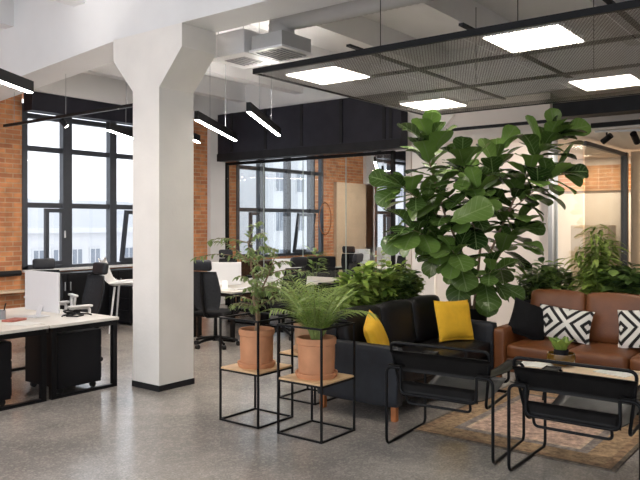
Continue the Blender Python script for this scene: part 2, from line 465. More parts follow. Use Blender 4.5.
# facade wall: brick piers, sills, spandrel
YF = 10.8
wl = MB()
wins = [(6.13, 9.2), (11.05, 14.15), (16.55, 19.4)]
xs = [-3] + [v for w in wins for v in w] + [20]
for i in range(0, len(xs), 2): wl.bb(xs[i], xs[i + 1], YF, YF + .5, 0, 3.8)
for a, b_ in wins: wl.bb(a, b_, YF, YF + .5, 0, .93)
wl.bb(-3, 20, YF, YF + .5, 3.8, ZC)
struct('wall_back', wl, M['brick_front'])
for x in (10.2, 15.95):
    struct('column', MB().bb(x, x + .43, 10.7, YF - .001, 0, 3.8), M['white_paint'])
def window(n, x0, x1):
    o = MB()
    def bar(xa, xb, za, zb, ya=YF - .02, yb=YF + .08): o.bb(xa, xb, ya, yb, za, zb)
    bar(x0, x0 + .09, .93, 3.6); bar(x1 - .09, x1, .93, 3.6)
    bar(x0, x1, .93, .99); bar(x0, x1, 3.58, 3.64)
    mull = [x0 + .72, x0 + 1.66, x0 + 2.55]
    for i, x in enumerate(mull):
        if x < x1 - .2: bar(x, x + (.17 if i != 1 else .14), .99, 3.58, YF - .04, YF + .08)
    for z in (1.95, 2.88, 3.41): bar(x0 + .09, x1 - .09, z, z + .085, YF - .015, YF + .08)
    w = o.build('window_%d' % n, M['frame']); w['kind'] = 'structure'
    MB().bb(x0 + .05, x1 - .05, YF + .03, YF + .04, .97, 3.6).build('pane', M['glass'], w)
    # opening casements in the lowest row: a closed pair, and a tilted one
    def ring(wd, hg):
        q = MB(); t = .065
        q.bb(0, t, -.03, .03, 0, hg); q.bb(wd - t, wd, -.03, .03, 0, hg); q.bb(t, wd - t, -.03, .03, 0, t); q.bb(t, wd - t, -.03, .03, hg - t, hg)
        return q
    ring(.36, .94).build('casement', M['frame'], w, loc=(x0 + .37, YF - .05, 1.0))
    MB().bb(x0 + .09, x0 + .42, YF - .04, YF + .0, .99, 1.02).build('sash', M['frame'], w)
    MB().bb(x0 + .71, x0 + .725, YF - .11, YF - .06, 1.45, 1.57).build('handle', M['white_plastic'], w)
    ring(.66, .94).build('casement', M['frame'], w, loc=(x0 + 1.86, YF - .06, 1.0), rot=(.16, 0, 0))
    MB().bb(x0, x1, YF - .3, YF - .05, 3.5, 3.8).build('blind_box', M['bulk'], w)
    return w
for i, (a, b_) in enumerate(wins): window(i + 1, a, b_)
# pale sill boards
struct('trim_20', MB().bb(6.13, 9.2, YF - .12, YF, .9, .94), M['white_paint'])

struct('wall_front', MB().bb(-3, 20, -4.2, -4, 0, ZC), M['white_paint'])
struct('wall_end', MB().bb(20, 20.2, -4.2, 11.3, 0, ZC), M['white_paint'])
# black bulkhead over the glazed room and its glass
bk = MB().bb(10.16, 10.38, 6.12, 10.45, 2.95, 3.9)
o = struct('trim_21', bk, M['bulk'])
rb = MB()
for y in (6.32, 6.45, 7.35, 8.25, 9.15, 10.05): rb.bb(10.145, 10.16, y - .03, y + .03, 3.12, 3.9)
rb.bb(10.135, 10.16, 6.12, 10.45, 2.95, 3.10)
rb.build('cladding_ribs', M['black_matte'], o)
gp = MB()
for y in (10.44, 6.42): gp.bb(10.42, 10.48, y, y + .06, 0, 2.95)
gp.bb(10.42, 10.48, 6.42, 10.5, 0, .06); gp.bb(10.42, 10.48, 6.42, 10.5, 2.89, 2.95)
gw = struct('glass_partition', gp, M['black'])
ys = [6.48, 7.45, 8.45, 9.45, 10.44]
for a, b_ in zip(ys, ys[1:]):
    MB().bb(10.446, 10.454, a + .004, b_ - .004, .06, 2.89).build('pane', M['part_glass'], gw)
for y in ys[1:-1]: MB().bb(10.443, 10.457, y - .006, y + .006, .06, 2.89).build('joint', M['part_edge'], gw)
# white wall between the second column and the glazed corner
struct('wall_right', MB().bb(10.46, 10.6, 3.72, 5.62, 0, 3.65), M['warm_wall'])
struct('trim_22', MB().bb(10.37, 10.62, 3.66, 3.72, 0, 2.93), M['grey_plastic'])
# glazed meeting room to the right
gq = MB().bb(12.5, 12.6, 3.15, 3.25, 0, 2.88)
gq.bb(10.4, 12.5, 3.17, 3.23, 2.82, 2.88); gq.bb(10.4, 12.5, 3.17, 3.23, 0, .06)
g2 = struct('glass_partition', gq, M['frame'])
for a, b_ in ((10.42, 11.1), (11.1, 11.8), (11.8, 12.5)):
    MB().bb(a + .004, b_ - .004, 3.196, 3.204, .06, 2.82).build('pane', M['part_glass'], g2)
MB().bb(10.446, 10.454, 3.24, 3.655, .06, 2.86).build('pane', M['part_glass'], g2)
struct('wall_far', MB().bb(14.0, 14.2, 1.0, 6.3, 0, 3.0), M['warm_wall'])
struct('wall_brick', MB().bb(13.94, 14.0, 3.3, 5.0, 2.32, 2.80), M['brick_side'])
struct('wall_divider', MB().bb(10.62, 14.0, 6.2, 6.3, 0, 3.7), M['warm_wall'])
struct('wall_panel', MB().bb(12.62, 12.72, .5, 3.12, 0, 2.9), M['light_wood'])
struct('ceiling_lowered', MB().bb(9.75, 14.2, -.5, 5.25, 2.94, 3.02), M['warm_wall'])
struct('trim_23', MB().bb(9.0, 9.3, -1.0, 3.17, 3.05, 3.27), M['black_matte'])
struct('trim_24', MB().bb(9.6, 9.66, 3.36, 5.0, 3.08, 3.12), M['black_matte'])
struct('trim_25', MB().bb(9.69, 9.75, 0, 2.9, 2.97, 3.03), M['black_matte'])
# brick and boarding inside the glazed office (seen through the glass)
struct('wall_panel', MB().bb(14.6, 16.3, 10.7, YF - .002, 0, 2.75), M['light_wood'])
# heating pipe on the brick pier
struct('trim_26', MB().tube([(-2, 10.7, .9), (6.05, 10.7, .9)], .045), M['black_matte'])
struct('trim_27', MB().bb(-2, 6.08, 10.6, 10.8, .60, .64), M['light_wood'])

# ------------------------------------------------------------------ across the street
def house(label, x0, x1, y, z0, z1, roof, cols, rows, w, h, sill):
    t = thing('street_building', label, 'building', ((x0 + x1) / 2, y, z0))
    ox, oy, oz = t.location
    MB().bb(x0 - ox, x1 - ox, 0, 12, 0, z1 - z0).build('facade', M['plaster_out'], t)
    MB().bb(x0 - ox - .4, x1 - ox + .4, -.5, 12, z1 - z0, z1 - z0 + .35).build('cornice', M['plaster_out'], t)
    if roof:
        r = MB(); a, b_ = x0 - ox - .3, x1 - ox + .3; q = z1 - z0 + .35
        vs = [(a, -.4, q), (b_, -.4, q), (b_, 12, q), (a, 12, q), (a + 6, 5.5, q + roof), (b_ - 6, 5.5, q + roof)]
        r.add(vs, [(0, 1, 5, 4), (1, 2, 5), (2, 3, 4, 5), (3, 0, 4), (0, 3, 2, 1)])
        r.build('roof', M['roof_out'], t)
    for zr in rows:
        for i in range(cols):
            x = x0 + (i + .5) * (x1 - x0) / cols - ox
            f = MB(); f.bb(x - w / 2 - .12, x + w / 2 + .12, -.06, .0, zr - z0 - .12, zr - z0 + h + .12)
            fo = f.build('window', M['plaster_out'], t)
            MB().bb(x - w / 2, x - .05, -.08, -.061, zr - z0, zr - z0 + h).bb(x + .05, x + w / 2, -.08, -.061, zr - z0, zr - z0 + h).build('pane', M['pane_out'], fo)
    return t
house('low pale plastered house with a hipped roof, seen through the leftmost window', 14, 44, 45, -12, 1.0, 2.2, 20, (-1.9,), .75, 1.7, 0)
house('tall pale apartment block seen through the glazed office, rising past the window tops', 47, 86, 42, -12, 16, 0, 13, (-2.6, 1.0, 4.6, 8.2), 1.0, 1.9, 0)

# ------------------------------------------------------------------ office desks
def desk(label, loc, rz, wx, ly, group):
    t = thing('office_desk', label, 'desk', loc, rz, group)
    MB().box((0, 0, .705), (wx, ly, .03), .004).build('desktop', M['oak_white'], t)
    s = .05
    for y in (-ly / 2 + .03, ly / 2 - .03):
        f = MB(); a = wx / 2 - .02
        f.bb(-a, -a + s, y - s / 2, y + s / 2, 0, .69); f.bb(a - s, a, y - s / 2, y + s / 2, 0, .69)
        f.bb(-a + s, a - s, y - s / 2, y + s / 2, 0, .03); f.bb(-a + s, a - s, y - s / 2, y + s / 2, .64, .69)
        f.build('leg_frame', M['black'], t)
    MB().bb(-wx / 2 + .2, -wx / 2 + .25, -ly / 2 + .06, ly / 2 - .06, .64, .688).build('crossbar', M['black'], t)
    return t
DG = 'white topped office desks'
desk('white-topped desk nearest the front column, carrying the silver monitor', (4.19, 6.98, 0), 0, .79, 1.6, DG)
desk('white-topped desk cut by the left edge, back to back with the monitor desk', (3.38, 6.98, 0), 0, .80, 1.6, DG)
desk('near desk of the bench behind the weeping fig, black office chair at its end', (7.97, 7.5, 0), PI / 2, .78, 1.5, DG)
desk('desk of the far bench beside the near one, toward the glass partition', (9.5, 7.5, 0), PI / 2, .78, 1.5, DG)
desk('bench desk facing the window wall, back to back with the near fig bench desk', (7.97, 8.3, 0), PI / 2, .78, 1.5, DG)
desk('bench desk facing the window wall, back to back with the desk by the glass', (9.5, 8.3, 0), PI / 2, .78, 1.5, DG)
desk('white desk inside the glass office, below the brick pier', (13.3, 8.6, 0), 0, .8, 1.8, 'desks in the glass office')
desk('white desk inside the glass office, nearer the entrance wall', (13.3, 6.95, 0), 0, .8, 1.2, 'desks in the glass office')

def pedestal(label, loc):
    t = thing('drawer_pedestal', label, 'drawer unit', loc, 0, 'black drawer pedestals')
    MB().bb(-.25, .25, -.3, .3, .06, .60, .006).build('body', M['ped'], t)
    for z in (.09, .26, .43): MB().bb(.25, .262, -.29, .29, z, z + .155, .003).build('drawer', M['ped'], t)
    for x in (-.19, .19):
        for y in (-.24, .24):
            MB().tube([(x, y - .018, .03), (x, y + .018, .03)], .03, 12).build('castor', M['rubber'], t)
pedestal('black drawer pedestal under the monitor desk, next to the front column', (4.2, 6.60, 0))
pedestal('black drawer pedestal cut by the left edge, under the other desk', (3.22, 6.60, 0))

def monitor(name, label, loc, rz, w, h, group=None):
    t = thing(name, label, 'monitor', loc, rz, group)      # the screen looks along local +x
    MB().bb(-.012, .012, -w / 2, w / 2, .05, .05 + h, .008).build('housing', M['alu'], t)
    MB().bb(.012, .016, -w / 2 + .015, w / 2 - .015, .12, .05 + h - .015).build('display', M['screen'], t)
    s = MB(); s.box((-.03, 0, .06), (.008, .09, .12), .003, Matrix.Rotation(.35, 4, 'Y')); s.box((-.06, 0, .004), (.19, .2, .008), .003)
    s.build('stand', M['alu'], t)
    return t
monitor('desktop_monitor', 'large silver monitor seen from the back on the desk left of the column', (4.13, 6.88, .72), 0, .64, .42)
monitor('desktop_monitor', 'white-backed monitor behind the weeping fig, the one nearer the column', (7.55, 7.62, .72), .9, .5, .34, 'monitors on the bench')
monitor('desktop_monitor', 'white-backed monitor on the bench desk nearer the glass partition', (8.95, 7.58, .72), .9, .5, .34, 'monitors on the bench')
monitor('desktop_monitor', 'white screened monitor inside the glass office beside the fiddle-leaf fig', (13.3, 8.3, .72), .2, .6, .4, 'monitors in the glass office')
monitor('desktop_monitor', 'second monitor inside the glass office, nearer the window', (13.3, 9.1, .72), .2, .5, .34, 'monitors in the glass office')

# ------------------------------------------------------------------ office chairs (facing local +x)
def office_chair(name, label, loc, rz, arm, group):
    t = thing(name, label, 'chair', loc, rz, group)
    b = MB()
    for i in range(5):
        a = 2 * PI * i / 5 + .3
        d = Vector((math.cos(a), math.sin(a), 0))
        b.tube([d * .04 + Vector((0, 0, .12)), d * .18 + Vector((0, 0, .105)), d * .31 + Vector((0, 0, .075))], [.028, .022, .016], 8)
    b.lathe([(.001, .08), (.045, .08), (.045, .15), (.001, .15)], n=14)
    bo = b.build('star_base', M['black'], t, True)
    for i in range(5):
        a = 2 * PI * i / 5 + .3; d = Vector((math.cos(a), math.sin(a), 0)); p = Vector((-d.y, d.x, 0))
        MB().tube([d * .31 + p * -.022 + Vector((0, 0, .03)), d * .31 + p * .022 + Vector((0, 0, .03))], .03, 12).build('castor', M['rubber'], bo, True)
    MB().tube([(0, 0, .14), (0, 0, .42)], [.03, .022]).build('gas_column', M['black'], t, True)
    MB().box((0.02, 0, .46), (.48, .48, .075), .035, None, 3).build('seat', M['black_cloth'], t, True)
    MB().sheet(lambda u, v: (-.24 - .05 * math.sin(PI * v * .8) - .12 * max(0, v - .45) + .05 * (abs(u - .5) * 2) ** 2, (u - .5) * (.46 - .12 * (2 * v - 1) ** 2 * (1 if v < .5 else .7)), .53 + .52 * v), 8, 10, .018).build('backrest', M['mesh_fabric'], t, 'all')
    MB().tube(arc([(-.05, 0, .42), (-.27, 0, .44), (-.34, 0, .75), (-.36, 0, 1.05)], .08), .022).build('back_post', arm if arm is not M['black'] else M['black'], t, True)
    MB().box((-.35, 0, 1.135), (.075, .30, .15), .035, Matrix.Rotation(-.15, 4, 'Y'), 3).build('headrest', M['leather_side'], t, True)
    for s in (-1, 1):
        m_ = MB().tube(arc([(-.02, s * .2, .44), (-.02, s * .29, .46), (-.05, s * .29, .70), (.2, s * .28, .71), (.14, s * .27, .5), (.1, s * .2, .45)], .05), .018, 8)
        m_.box((.07, s * .285, .72), (.30, .07, .03), .012)
        m_.build('armrest', arm, t, True)
    return t
OC = 'black office chairs with headrests'
oc = office_chair('office_chair', 'black mesh office chair with headrest and white arms beside the silver monitor', (4.97, 7.58, 0), PI - .1, M['white_plastic'], OC)
ocb = office_chair('office_chair', 'black office chair at the end of the bench beside the weeping fig', (6.86, 7.1, 0), .25, M['black'], OC)
dup(oc, (5.32, 8.67, 0), -1.9, 'black office chair partly hidden behind the silver monitor, nearer the window')
for p, rz, lb in (((8.0, 6.85, 0), 1.4, 'black office chair tucked into the bench desk behind the weeping fig'),
                  ((9.4, 6.85, 0), 1.75, 'black office chair tucked into the bench desk nearer the glass partition'),
                  ((7.9, 9.05, 0), -1.5, 'black office chair on the far bench side, facing away from the window wall'),
                  ((9.3, 9.05, 0), -1.7, 'black office chair on the far bench side, next to the glass partition'),
                  ((12.6, 8.7, 0), .1, 'black office chair inside the glass office, in front of the brick pier'),
                  ((12.5, 7.3, 0), .3, 'black office chair inside the glass office, behind the leafy planter row')):
    dup(ocb, p, rz, lb)

# white moulded chair by the window
t = thing('lounge_chair', 'white moulded armchair standing beside the drawers under the window', 'chair', (6.95, 9.2, 0), -.85)
MB().sheet(lambda u, v: (.25 - .5 * min(v * 1.6, 1) - .12 * max(0, v - .6) * 2.5, (u - .5) * (.52 - .14 * max(0, v - .6) * 2), .72 + .05 * (2 * u - 1) ** 2 + .72 * max(0, v - .55) / .45 * .55 + .02 * math.sin(v * 6)), 8, 14, .02).build('shell', M['white_plastic'], t, 'all')
for sx in (-.17, .19):
    for sy in (-.19, .19): MB().tube([(sx * .8, sy * .8, .71), (sx * 1.2, sy * 1.2, 0)], [.018, .012]).build('leg', M['white_plastic'], t, True)

# black cabinets along the window wall
def cabinet(label, x0, x1):
    t = thing('low_cabinet', label, 'cabinet', ((x0 + x1) / 2, 10.5, 0), 0, 'black low cabinets under the window')
    w = (x1 - x0) / 2
    MB().bb(-w, w, -.2, .2, .06, .88, .004).build('body', M['ped'], t)
    MB().bb(-w + .02, w - .02, -.18, .18, 0, .06).build('plinth', M['black_matte'], t)
    for s in (-1, 1):
        d = MB().bb(min(s * .008, s * (w - .008)), max(s * .008, s * (w - .008)), -.216, -.2, .08, .86, .002).build('door', M['ped'], t)
        MB().bb(s * .05 - .006, s * .05 + .006, -.236, -.216, .6, .74).build('handle', M['grey_plastic'], d)
cabinet('black two-door low cabinet under the window, beside the brick pier', 6.15, 7.1)
cabinet('black two-door low cabinet under the window behind the mesh chair headrest', 7.12, 8.1)
cabinet('black low cabinet inside the glass office under the right window', 11.1, 12.5)
cabinet('black low cabinet inside the glass office, next to the brick pier', 12.52, 14.0)
t = thing('drawer_cabinet', 'black three-drawer cabinet standing by the column, below the white armchair', 'cabinet', (7.6, 9.9, 0))
MB().bb(-.25, .25, -.28, .28, .04, .66, .004).build('body', M['ped'], t)
for z in (.07, .27, .47):
    d = MB().bb(-.24, .24, -.295, -.28, z, z + .18, .003).build('drawer', M['ped'], t)
    MB().bb(-.06, .06, -.312, -.295, z + .1, z + .115).build('handle', M['chrome'], d)
    d = MB().bb(-.265, -.25, -.27, .27, z, z + .18, .003).build('drawer', M['ped'], t)
    MB().bb(-.28, -.265, -.06, .06, z + .1, z + .115).build('handle', M['chrome'], d)

# clutter on the monitor desk
tag(MB().bb(-.1, .1, -.07, .07, 0, .02, .003).build('notebook', M['red_paper'], loc=(3.75, 6.75, .72), rot=(0, 0, .4)), 'small red covered notebook lying on the white desktop by the monitor', 'notebook')
tag(MB().bb(-.11, .11, -.15, .15, 0, .006).build('paper_sheet', M['paper'], loc=(3.70, 6.48, .72), rot=(0, 0, .2)), 'white sheet of paper on the desk edge beside the red notebook', 'paper')
t = thing('pen_cup', 'grey pen cup with dark pens standing behind the red notebook', 'cup', (3.74, 6.98, .72))
MB().lathe([(.001, 0), (.04, 0), (.042, .09), (.037, .09), (.035, .01), (.001, .01)], n=16).build('cup', M['grey_plastic'], t, True)
for i in range(4):
    a = i * 1.7; MB().tube([(.01 * math.cos(a), .01 * math.sin(a), .012), (.05 * math.cos(a), .05 * math.sin(a), .16)], .005, 6).build('pen', M['black'], t)
tag(MB().tube([(0, 0, .008), (.05, .06, .008), (.16, .03, .02), (.2, -.08, .008), (.1, -.12, .008), (.02, -.05, .014), (.12, .02, .008), (.25, .08, .008), (.3, -.02, .008), (.27, -.12, .008)], .008, 6).build('cable', M['black'], loc=(4.2, 6.62, .72), smooth=True), 'tangled black cable lying on the desk in front of the silver monitor', 'cable')
t = thing('headphones', 'black headphones lying on the desk at the foot of the silver monitor', 'headphones', (4.4, 6.72, .72), .6)
MB().tube([(.09 * math.cos(a * PI / 8), .1 * math.sin(a * PI / 8) , .02 + .02 * math.sin(a * PI / 8)) for a in range(9)], .01, 8).build('headband', M['black'], t, True)
for s in (-1, 1): MB().lathe([(.001, 0), (.035, 0), (.038, .02), (.03, .04), (.001, .04)], (s * .09, 0, 0), 14).build('ear_cup', M['black_cloth'], t, True)
for p, lb in (((7.6, 7.3, .72), 'white keyboard on the bench desk behind the weeping fig'), ((9.2, 7.3, .72), 'white keyboard on the bench desk by the glass partition')):
    tag(MB().bb(-.21, .21, -.06, .06, 0, .018, .004).build('keyboard', M['white_plastic'], loc=p), lb, 'keyboard', 'keyboards on the bench')

# ------------------------------------------------------------------ plant stands with pots
def plant_stand(name, label, loc, hgt, shelf, s, group, stick):
    t = thing(name, label, 'plant stand', loc, 0, group)
    r = .0075; a = s / 2 - r
    for x in (-a, a):
        for y in (-a, a): MB().box((x, y, hgt / 2), (2 * r, 2 * r, hgt)).build('leg', M['black'], t)
    for z in (r, shelf - .012, hgt - r):
        f = MB()
        for q in (-a, a):
            f.box((0, q, z), (s - 4 * r, 2 * r, 2 * r)); f.box((q, 0, z), (2 * r, s - 4 * r, 2 * r))
        f.build('rail', M['black'], t)
    MB().box((0, 0, shelf), (s - 2 * r + .004, s - 2 * r + .004, .018), .002).build('shelf', M['ply'], t)
    return t
SG = 'black wire plant stands'
plant_stand('plant_stand', 'black wire plant stand carrying the weeping fig in its terracotta pot', (4.54, 4.19, 0), .89, .45, .455, SG, 0)
plant_stand('plant_stand', 'black wire plant stand carrying the small palm in the nearest terracotta pot', (4.545, 3.535, 0), .885, .445, .455, SG, 0)
plant_stand('plant_stand', 'black wire plant stand at the back, beside the end of the black sofa', (5.43, 4.29, 0), .80, .44, .455, SG, 0)
def pot(label, loc, r, h, m, group):
    t = thing('flower_pot', label, 'flower pot', loc, 0, group)
    MB().lathe([(.001, .03), (r * .95, .03), (r * .98, h * .6), (r * .98, h - .055), (r * 1.04, h - .05), (r * 1.06, h - .02), (r * 1.03, h), (r * .93, h), (r * .92, h - .05), (r * .9, h - .1)], n=36).build('body', m, t, True)
    MB().lathe([(.001, 0), (r * 1.04, 0), (r * 1.12, .03), (r * 1.12, .042), (r * 1.02, .045), (r * .95, .032), (.001, .032)], n=36).build('saucer', m, t, True)
    MB().lathe([(.001, h - .045), (r * .5, h - .04), (r * .918, h - .05)], n=24).build('soil', M['soil'], t, True)
pot('tall terracotta pot with saucer holding the weeping fig on the plant stand', (4.54, 4.19, .459), .148, .325, M['terra'], 'terracotta pots on stands')
pot('tall terracotta pot with saucer holding the small palm on the nearest stand', (4.545, 3.535, .454), .155, .32, M['terra'], 'terracotta pots on stands')
pot('sandy terracotta pot on the rear stand, half hidden behind the palm pot', (5.43, 4.29, .449), .165, .30, M['clay'], 'terracotta pots on stands')

lance = lambda t: max(.04, math.sin(PI * min(1, t ** .8)) ** .9)
def fiddle(t):
    ks = [(0, .04), (.07, .07), (.11, .42), (.22, .60), (.36, .58), (.5, .74), (.66, .98), (.8, 1.0), (.92, .72), (1, .12)]
    for (a, p), (b_, q) in zip(ks, ks[1:]):
        if a <= t <= b_: return p + (q - p) * (t - a) / (b_ - a)
    return .1
def rdir(up=0.0):
    a = R.random() * 2 * PI
    return Vector((math.cos(a), math.sin(a), up))
Z = Vector((0, 0, 1))

# weeping fig (thin trunk, drooping twigs, small leaves)
R.seed(21)
t = thing('weeping_fig', 'slender weeping fig with small drooping leaves, growing from the terracotta pot', 'plant', (4.54, 4.19, .74))
tr = MB(); lf = MB()
main = [Vector(p) for p in ((0, 0, 0), (.012, -.01, .15), (-.01, .02, .30), (.0, .01, .42), (-.03, .03, .55), (-.02, .06, .68), (-.06, .05, .80))]
tr.tube(main, [.022, .019, .017, .013, .010, .007, .004], 8)
tw = [Vector(p) for p in ((.012, .0, .05), (-.02, -.02, .18), (.03, .0, .33), (.08, -.06, .50), (.10, -.12, .66))]
tr.tube(tw, [.014, .012, .010, .007, .004], 7)
def twig(p0, d, L, n):
    p = Vector(p0); pts = [p.copy()]; d = d.normalized()
    for i in range(n):
        d = (d + Vector((0, 0, -.20 * i / n)) + rdir(0) * .12).normalized(); p = p + d * L / n; pts.append(p.copy())
    tr.tube(pts, [.004 * (1 - .8 * i / n) + .0008 for i in range(n + 1)], 5)
    for i in range(1, n + 1):
        for q in range(4):
            b = pts[i - 1].lerp(pts[i], R.random()); dd = (pts[i] - pts[i - 1]).normalized() + rdir(R.uniform(-1.1, .2)) * .9
            l = R.uniform(.045, .07); lf.leaf(b, dd, Z + rdir() * .4, l, l * .42, .6, lance, .15, 0, 3, 3)
for chain, lo in ((main, 3), (tw, 2)):
    for i in range(lo, len(chain)):
        for q in range(4 if i > lo else 5):
            d = rdir(R.uniform(.2, .9)); twig(chain[i].lerp(chain[i - 1], R.random()), d, R.uniform(.28, .56), 8)
for q in range(5): twig(main[2].lerp(main[1], R.random() * .6), rdir(.25), R.uniform(.2, .32), 5)
tr.build('trunk', M['bark'], t, True); lf.build('foliage', M['ficus'], t, 'all')

# small palm
def palm(name, label, loc, n, L, h0, m, group=None, leafl=.16):
    t = thing(name, label, 'plant', loc, 0, group)
    st = MB(); lf = MB()
    for i in range(n):
        a = 2 * PI * i / n * 2.39 + R.uniform(-.3, .3); d = Vector((math.cos(a), math.sin(a), 0)); e = R.uniform(.35, 1.15)
        l = L * R.uniform(.75, 1.1); p = d * .025; pts = [p.copy()]; v = d * .28 + Z * 1.0; v.normalize()
        ns = 10
        for k_ in range(ns):
            v = (v + d * .11 * e + Z * (-.14 * e * k_ / ns * 1.6)).normalized(); p = p + v * l / ns; pts.append(p.copy())
        st.tube(pts, [.009 * (1 - k_ / ns) + .002 for k_ in range(ns + 1)], 5)
        for k_ in range(3, ns + 1):
            for hh in (0, .5):
                b = pts[k_ - 1].lerp(pts[k_], hh); ax = (pts[k_] - pts[k_ - 1]).normalized(); sd = ax.cross(Z)
                if sd.length < .05: sd = d.cross(Z)
                sd.normalize()
                for s in (-1, 1):
                    q = leafl * (1.1 - .5 * abs(k_ / ns - .55)) * R.uniform(.85, 1.1)
                    lf.leaf(b, sd * s * .8 + ax * .7 + Z * .12, Z, q, q * .11, .7, lance, .1, 0, 3, 4)
    st.build('stems', M['stemgreen'], t, True); lf.build('fronds', m, t, 'all')
    return t
palm('parlour_palm', 'small feathery palm growing from the nearest terracotta pot', (4.545, 3.535, .728), 20, .60, 0, M['palm'], None, .17)
palm('parlour_palm', 'bushy light green palm in the rear pot, behind the nearest palm', (5.43, 4.29, .70), 16, .58, 0, M['palm'], None, .17)

# ------------------------------------------------------------------ planters with plant rows
def planter(label, x0, x1, y0, y1, h):
    t = thing('planter_box', label, 'planter', ((x0 + x1) / 2, (y0 + y1) / 2, 0), 0)
    a, b_ = (x1 - x0) / 2, (y1 - y0) / 2
    MB().bb(-a, a, -b_, -b_ + .02, 0, h).bb(-a, a, b_ - .02, b_, 0, h).bb(-a, -a + .02, -b_ + .02, b_ - .02, 0, h).bb(a - .02, a, -b_ + .02, b_ - .02, 0, h).bb(-a + .02, a - .02, -b_ + .02, b_ - .02, 0, .03).build('trough', M['black_matte'], t)
    MB().bb(-a + .02, a - .02, -b_ + .02, b_ - .02, h - .12, h - .03).build('soil', M['soil'], t)
planter('long black planter trough behind the black sofa', 5.78, 7.4, 4.14, 4.5, .72)
planter('long black planter trough behind the brown sofa', 8.2, 8.55, .7, 3.35, .78)
def bush(name, label, loc, n, h, w0, ll, lw, m, up=.5, group=None, droop=.6, stems=9):
    t = thing(name, label, 'plant', loc, 0, group)
    st = MB(); lf = MB()
    n = int(n * 2.0); stems = int(stems * 1.6); ll *= 1.35; lw *= 1.2
    for i in range(stems):
        d = rdir(0) * R.uniform(.15, 1); w = min(.35, w0 * 1.55); top = Vector((d.x * w, d.y * w * .7, h * R.uniform(.6, 1.05)))
        mid = Vector((top.x * .75, top.y * .7, top.z * .5))
        pts = [Vector((d.x * .06, d.y * .05, -.0)), mid, top]
        st.tube(pts, [.006, .005, .002], 5)
        for k_ in range(n // stems):
            u = R.uniform(.12, 1)
            b = pts[0].lerp(mid, u / .55) if u < .55 else mid.lerp(top, (u - .55) / .45)
            q = ll * R.uniform(.7, 1.15); lf.leaf(b, rdir(R.uniform(-.2, 1) * up * 2), Z + rdir() * .3, q, q * lw, droop, lance, .12, 0, 3, 4)
    st.build('stems', M['stemgreen'], t, True); lf.build('foliage', m, t, 'all')
    return t
def grass(name, label, loc, n, L, m, wd=.016):
    t = thing(name, label, 'plant', loc, 0); lf = MB()
    for i in range(n):
        q = L * R.uniform(.6, 1.1); lf.leaf(rdir() * .03, rdir(R.uniform(.7, 2.2)), Z, q, wd * 1.4, R.uniform(1.2, 2.3), lambda t_: (1 - t_) ** .6 + .05, .2, 0, 3, 8)
    lf.build('blades', m, t, 'all')
    return t
z1 = .69
grass('spider_plant', 'arching spider plant with pale thin blades behind the black sofa end', (5.95, 4.3, z1), 90, .52, M['fern'])
bush('leafy_shrub', 'light green leafy shrub behind the sofa, next to the spider plant', (6.22, 4.3, z1), 240, .48, .24, .11, .38, M['shrub'])
grass('spider_plant', 'second spider plant behind the middle back cushion of the black sofa', (6.46, 4.34, z1), 60, .46, M['fern'])
bush('leafy_shrub', 'tall upright leafy shrub behind the middle of the black sofa', (6.68, 4.3, z1), 260, .55, .22, .12, .36, M['shrub'])
bush('leafy_shrub', 'low dark leafy shrub behind the black sofa toward the fiddle-leaf fig', (6.98, 4.28, z1), 220, .46, .22, .10, .45, M['dark_shrub'])
bush('leafy_shrub', 'yellow green leafy shrub at the fig end of the black planter', (7.24, 4.3, z1), 230, .5, .2, .11, .4, M['bamboo'])
z2 = .75
bush('leafy_shrub', 'dark shrub at the fig end of the planter behind the brown sofa', (8.36, 3.16, z2), 200, .42, .2, .10, .45, M['dark_shrub'])
t = bush('leafy_shrub', 'dark green bushy plant behind the brown sofa under the glass corner', (8.36, 2.86, z2), 240, .5, .2, .11, .42, M['dark_shrub'])
bush('bamboo_plant', 'tall pale green bamboo with drooping narrow leaves behind the brown sofa', (8.4, 2.5, z2), 260, .95, .3, .17, .17, M['bamboo'], .25, None, 1.1, 12)
bush('leafy_shrub', 'bright leafy shrub at the foot of the bamboo', (8.34, 2.42, z2), 180, .42, .18, .10, .42, M['shrub'])
bush('leafy_shrub', 'blackish leaved shrub right of the bamboo behind the brown sofa', (8.36, 2.12, z2), 240, .46, .2, .12, .5, M['dark_shrub'])
grass('spider_plant', 'grassy dark plant at the right end of the brown sofa planter', (8.36, 1.9, z2), 70, .5, M['shrub'])
bush('leafy_shrub', 'green leafy shrub behind the patterned square cushion', (8.36, 1.62, z2), 220, .45, .2, .11, .42, M['shrub'])
bush('leafy_shrub', 'dark shrub at the far right of the brown sofa planter, cut by the frame', (8.36, 1.3, z2), 180, .45, .2, .11, .42, M['dark_shrub'])

# plants and clutter inside the glass office
for p, lb, m_ in (((12.0, 7.75, 0), 'bright leafy office plant behind the glass, beside the white monitor', M['bamboo']), ((12.4, 9.7, 0), 'feathery office plant behind the glass, below the window', M['fern'])):
    t = thing('potted_plant', lb, 'plant', p, 0)
    MB().lathe([(.001, 0), (.13, 0), (.17, .3), (.15, .3), (.14, .24), (.001, .24)], n=20).build('pot', M['grey_plastic'], t, True)
    l = MB(); s_ = MB()
    for i in range(60):
        d = rdir(R.uniform(.2, 1)); b = Vector((d.x * .1, d.y * .1, .35 + R.random() * .75)); l.leaf(b, d, Z, R.uniform(.15, .3), .09, .8, lance, .1, 0, 3, 5)
    for i in range(5): s_.tube([(0, 0, .22), rdir(0) * .08 + Z * R.uniform(.7, 1.05)], [.012, .005], 5)
    s_.build('stems', M['stemgreen'], t); l.build('foliage', m_, t, 'all')

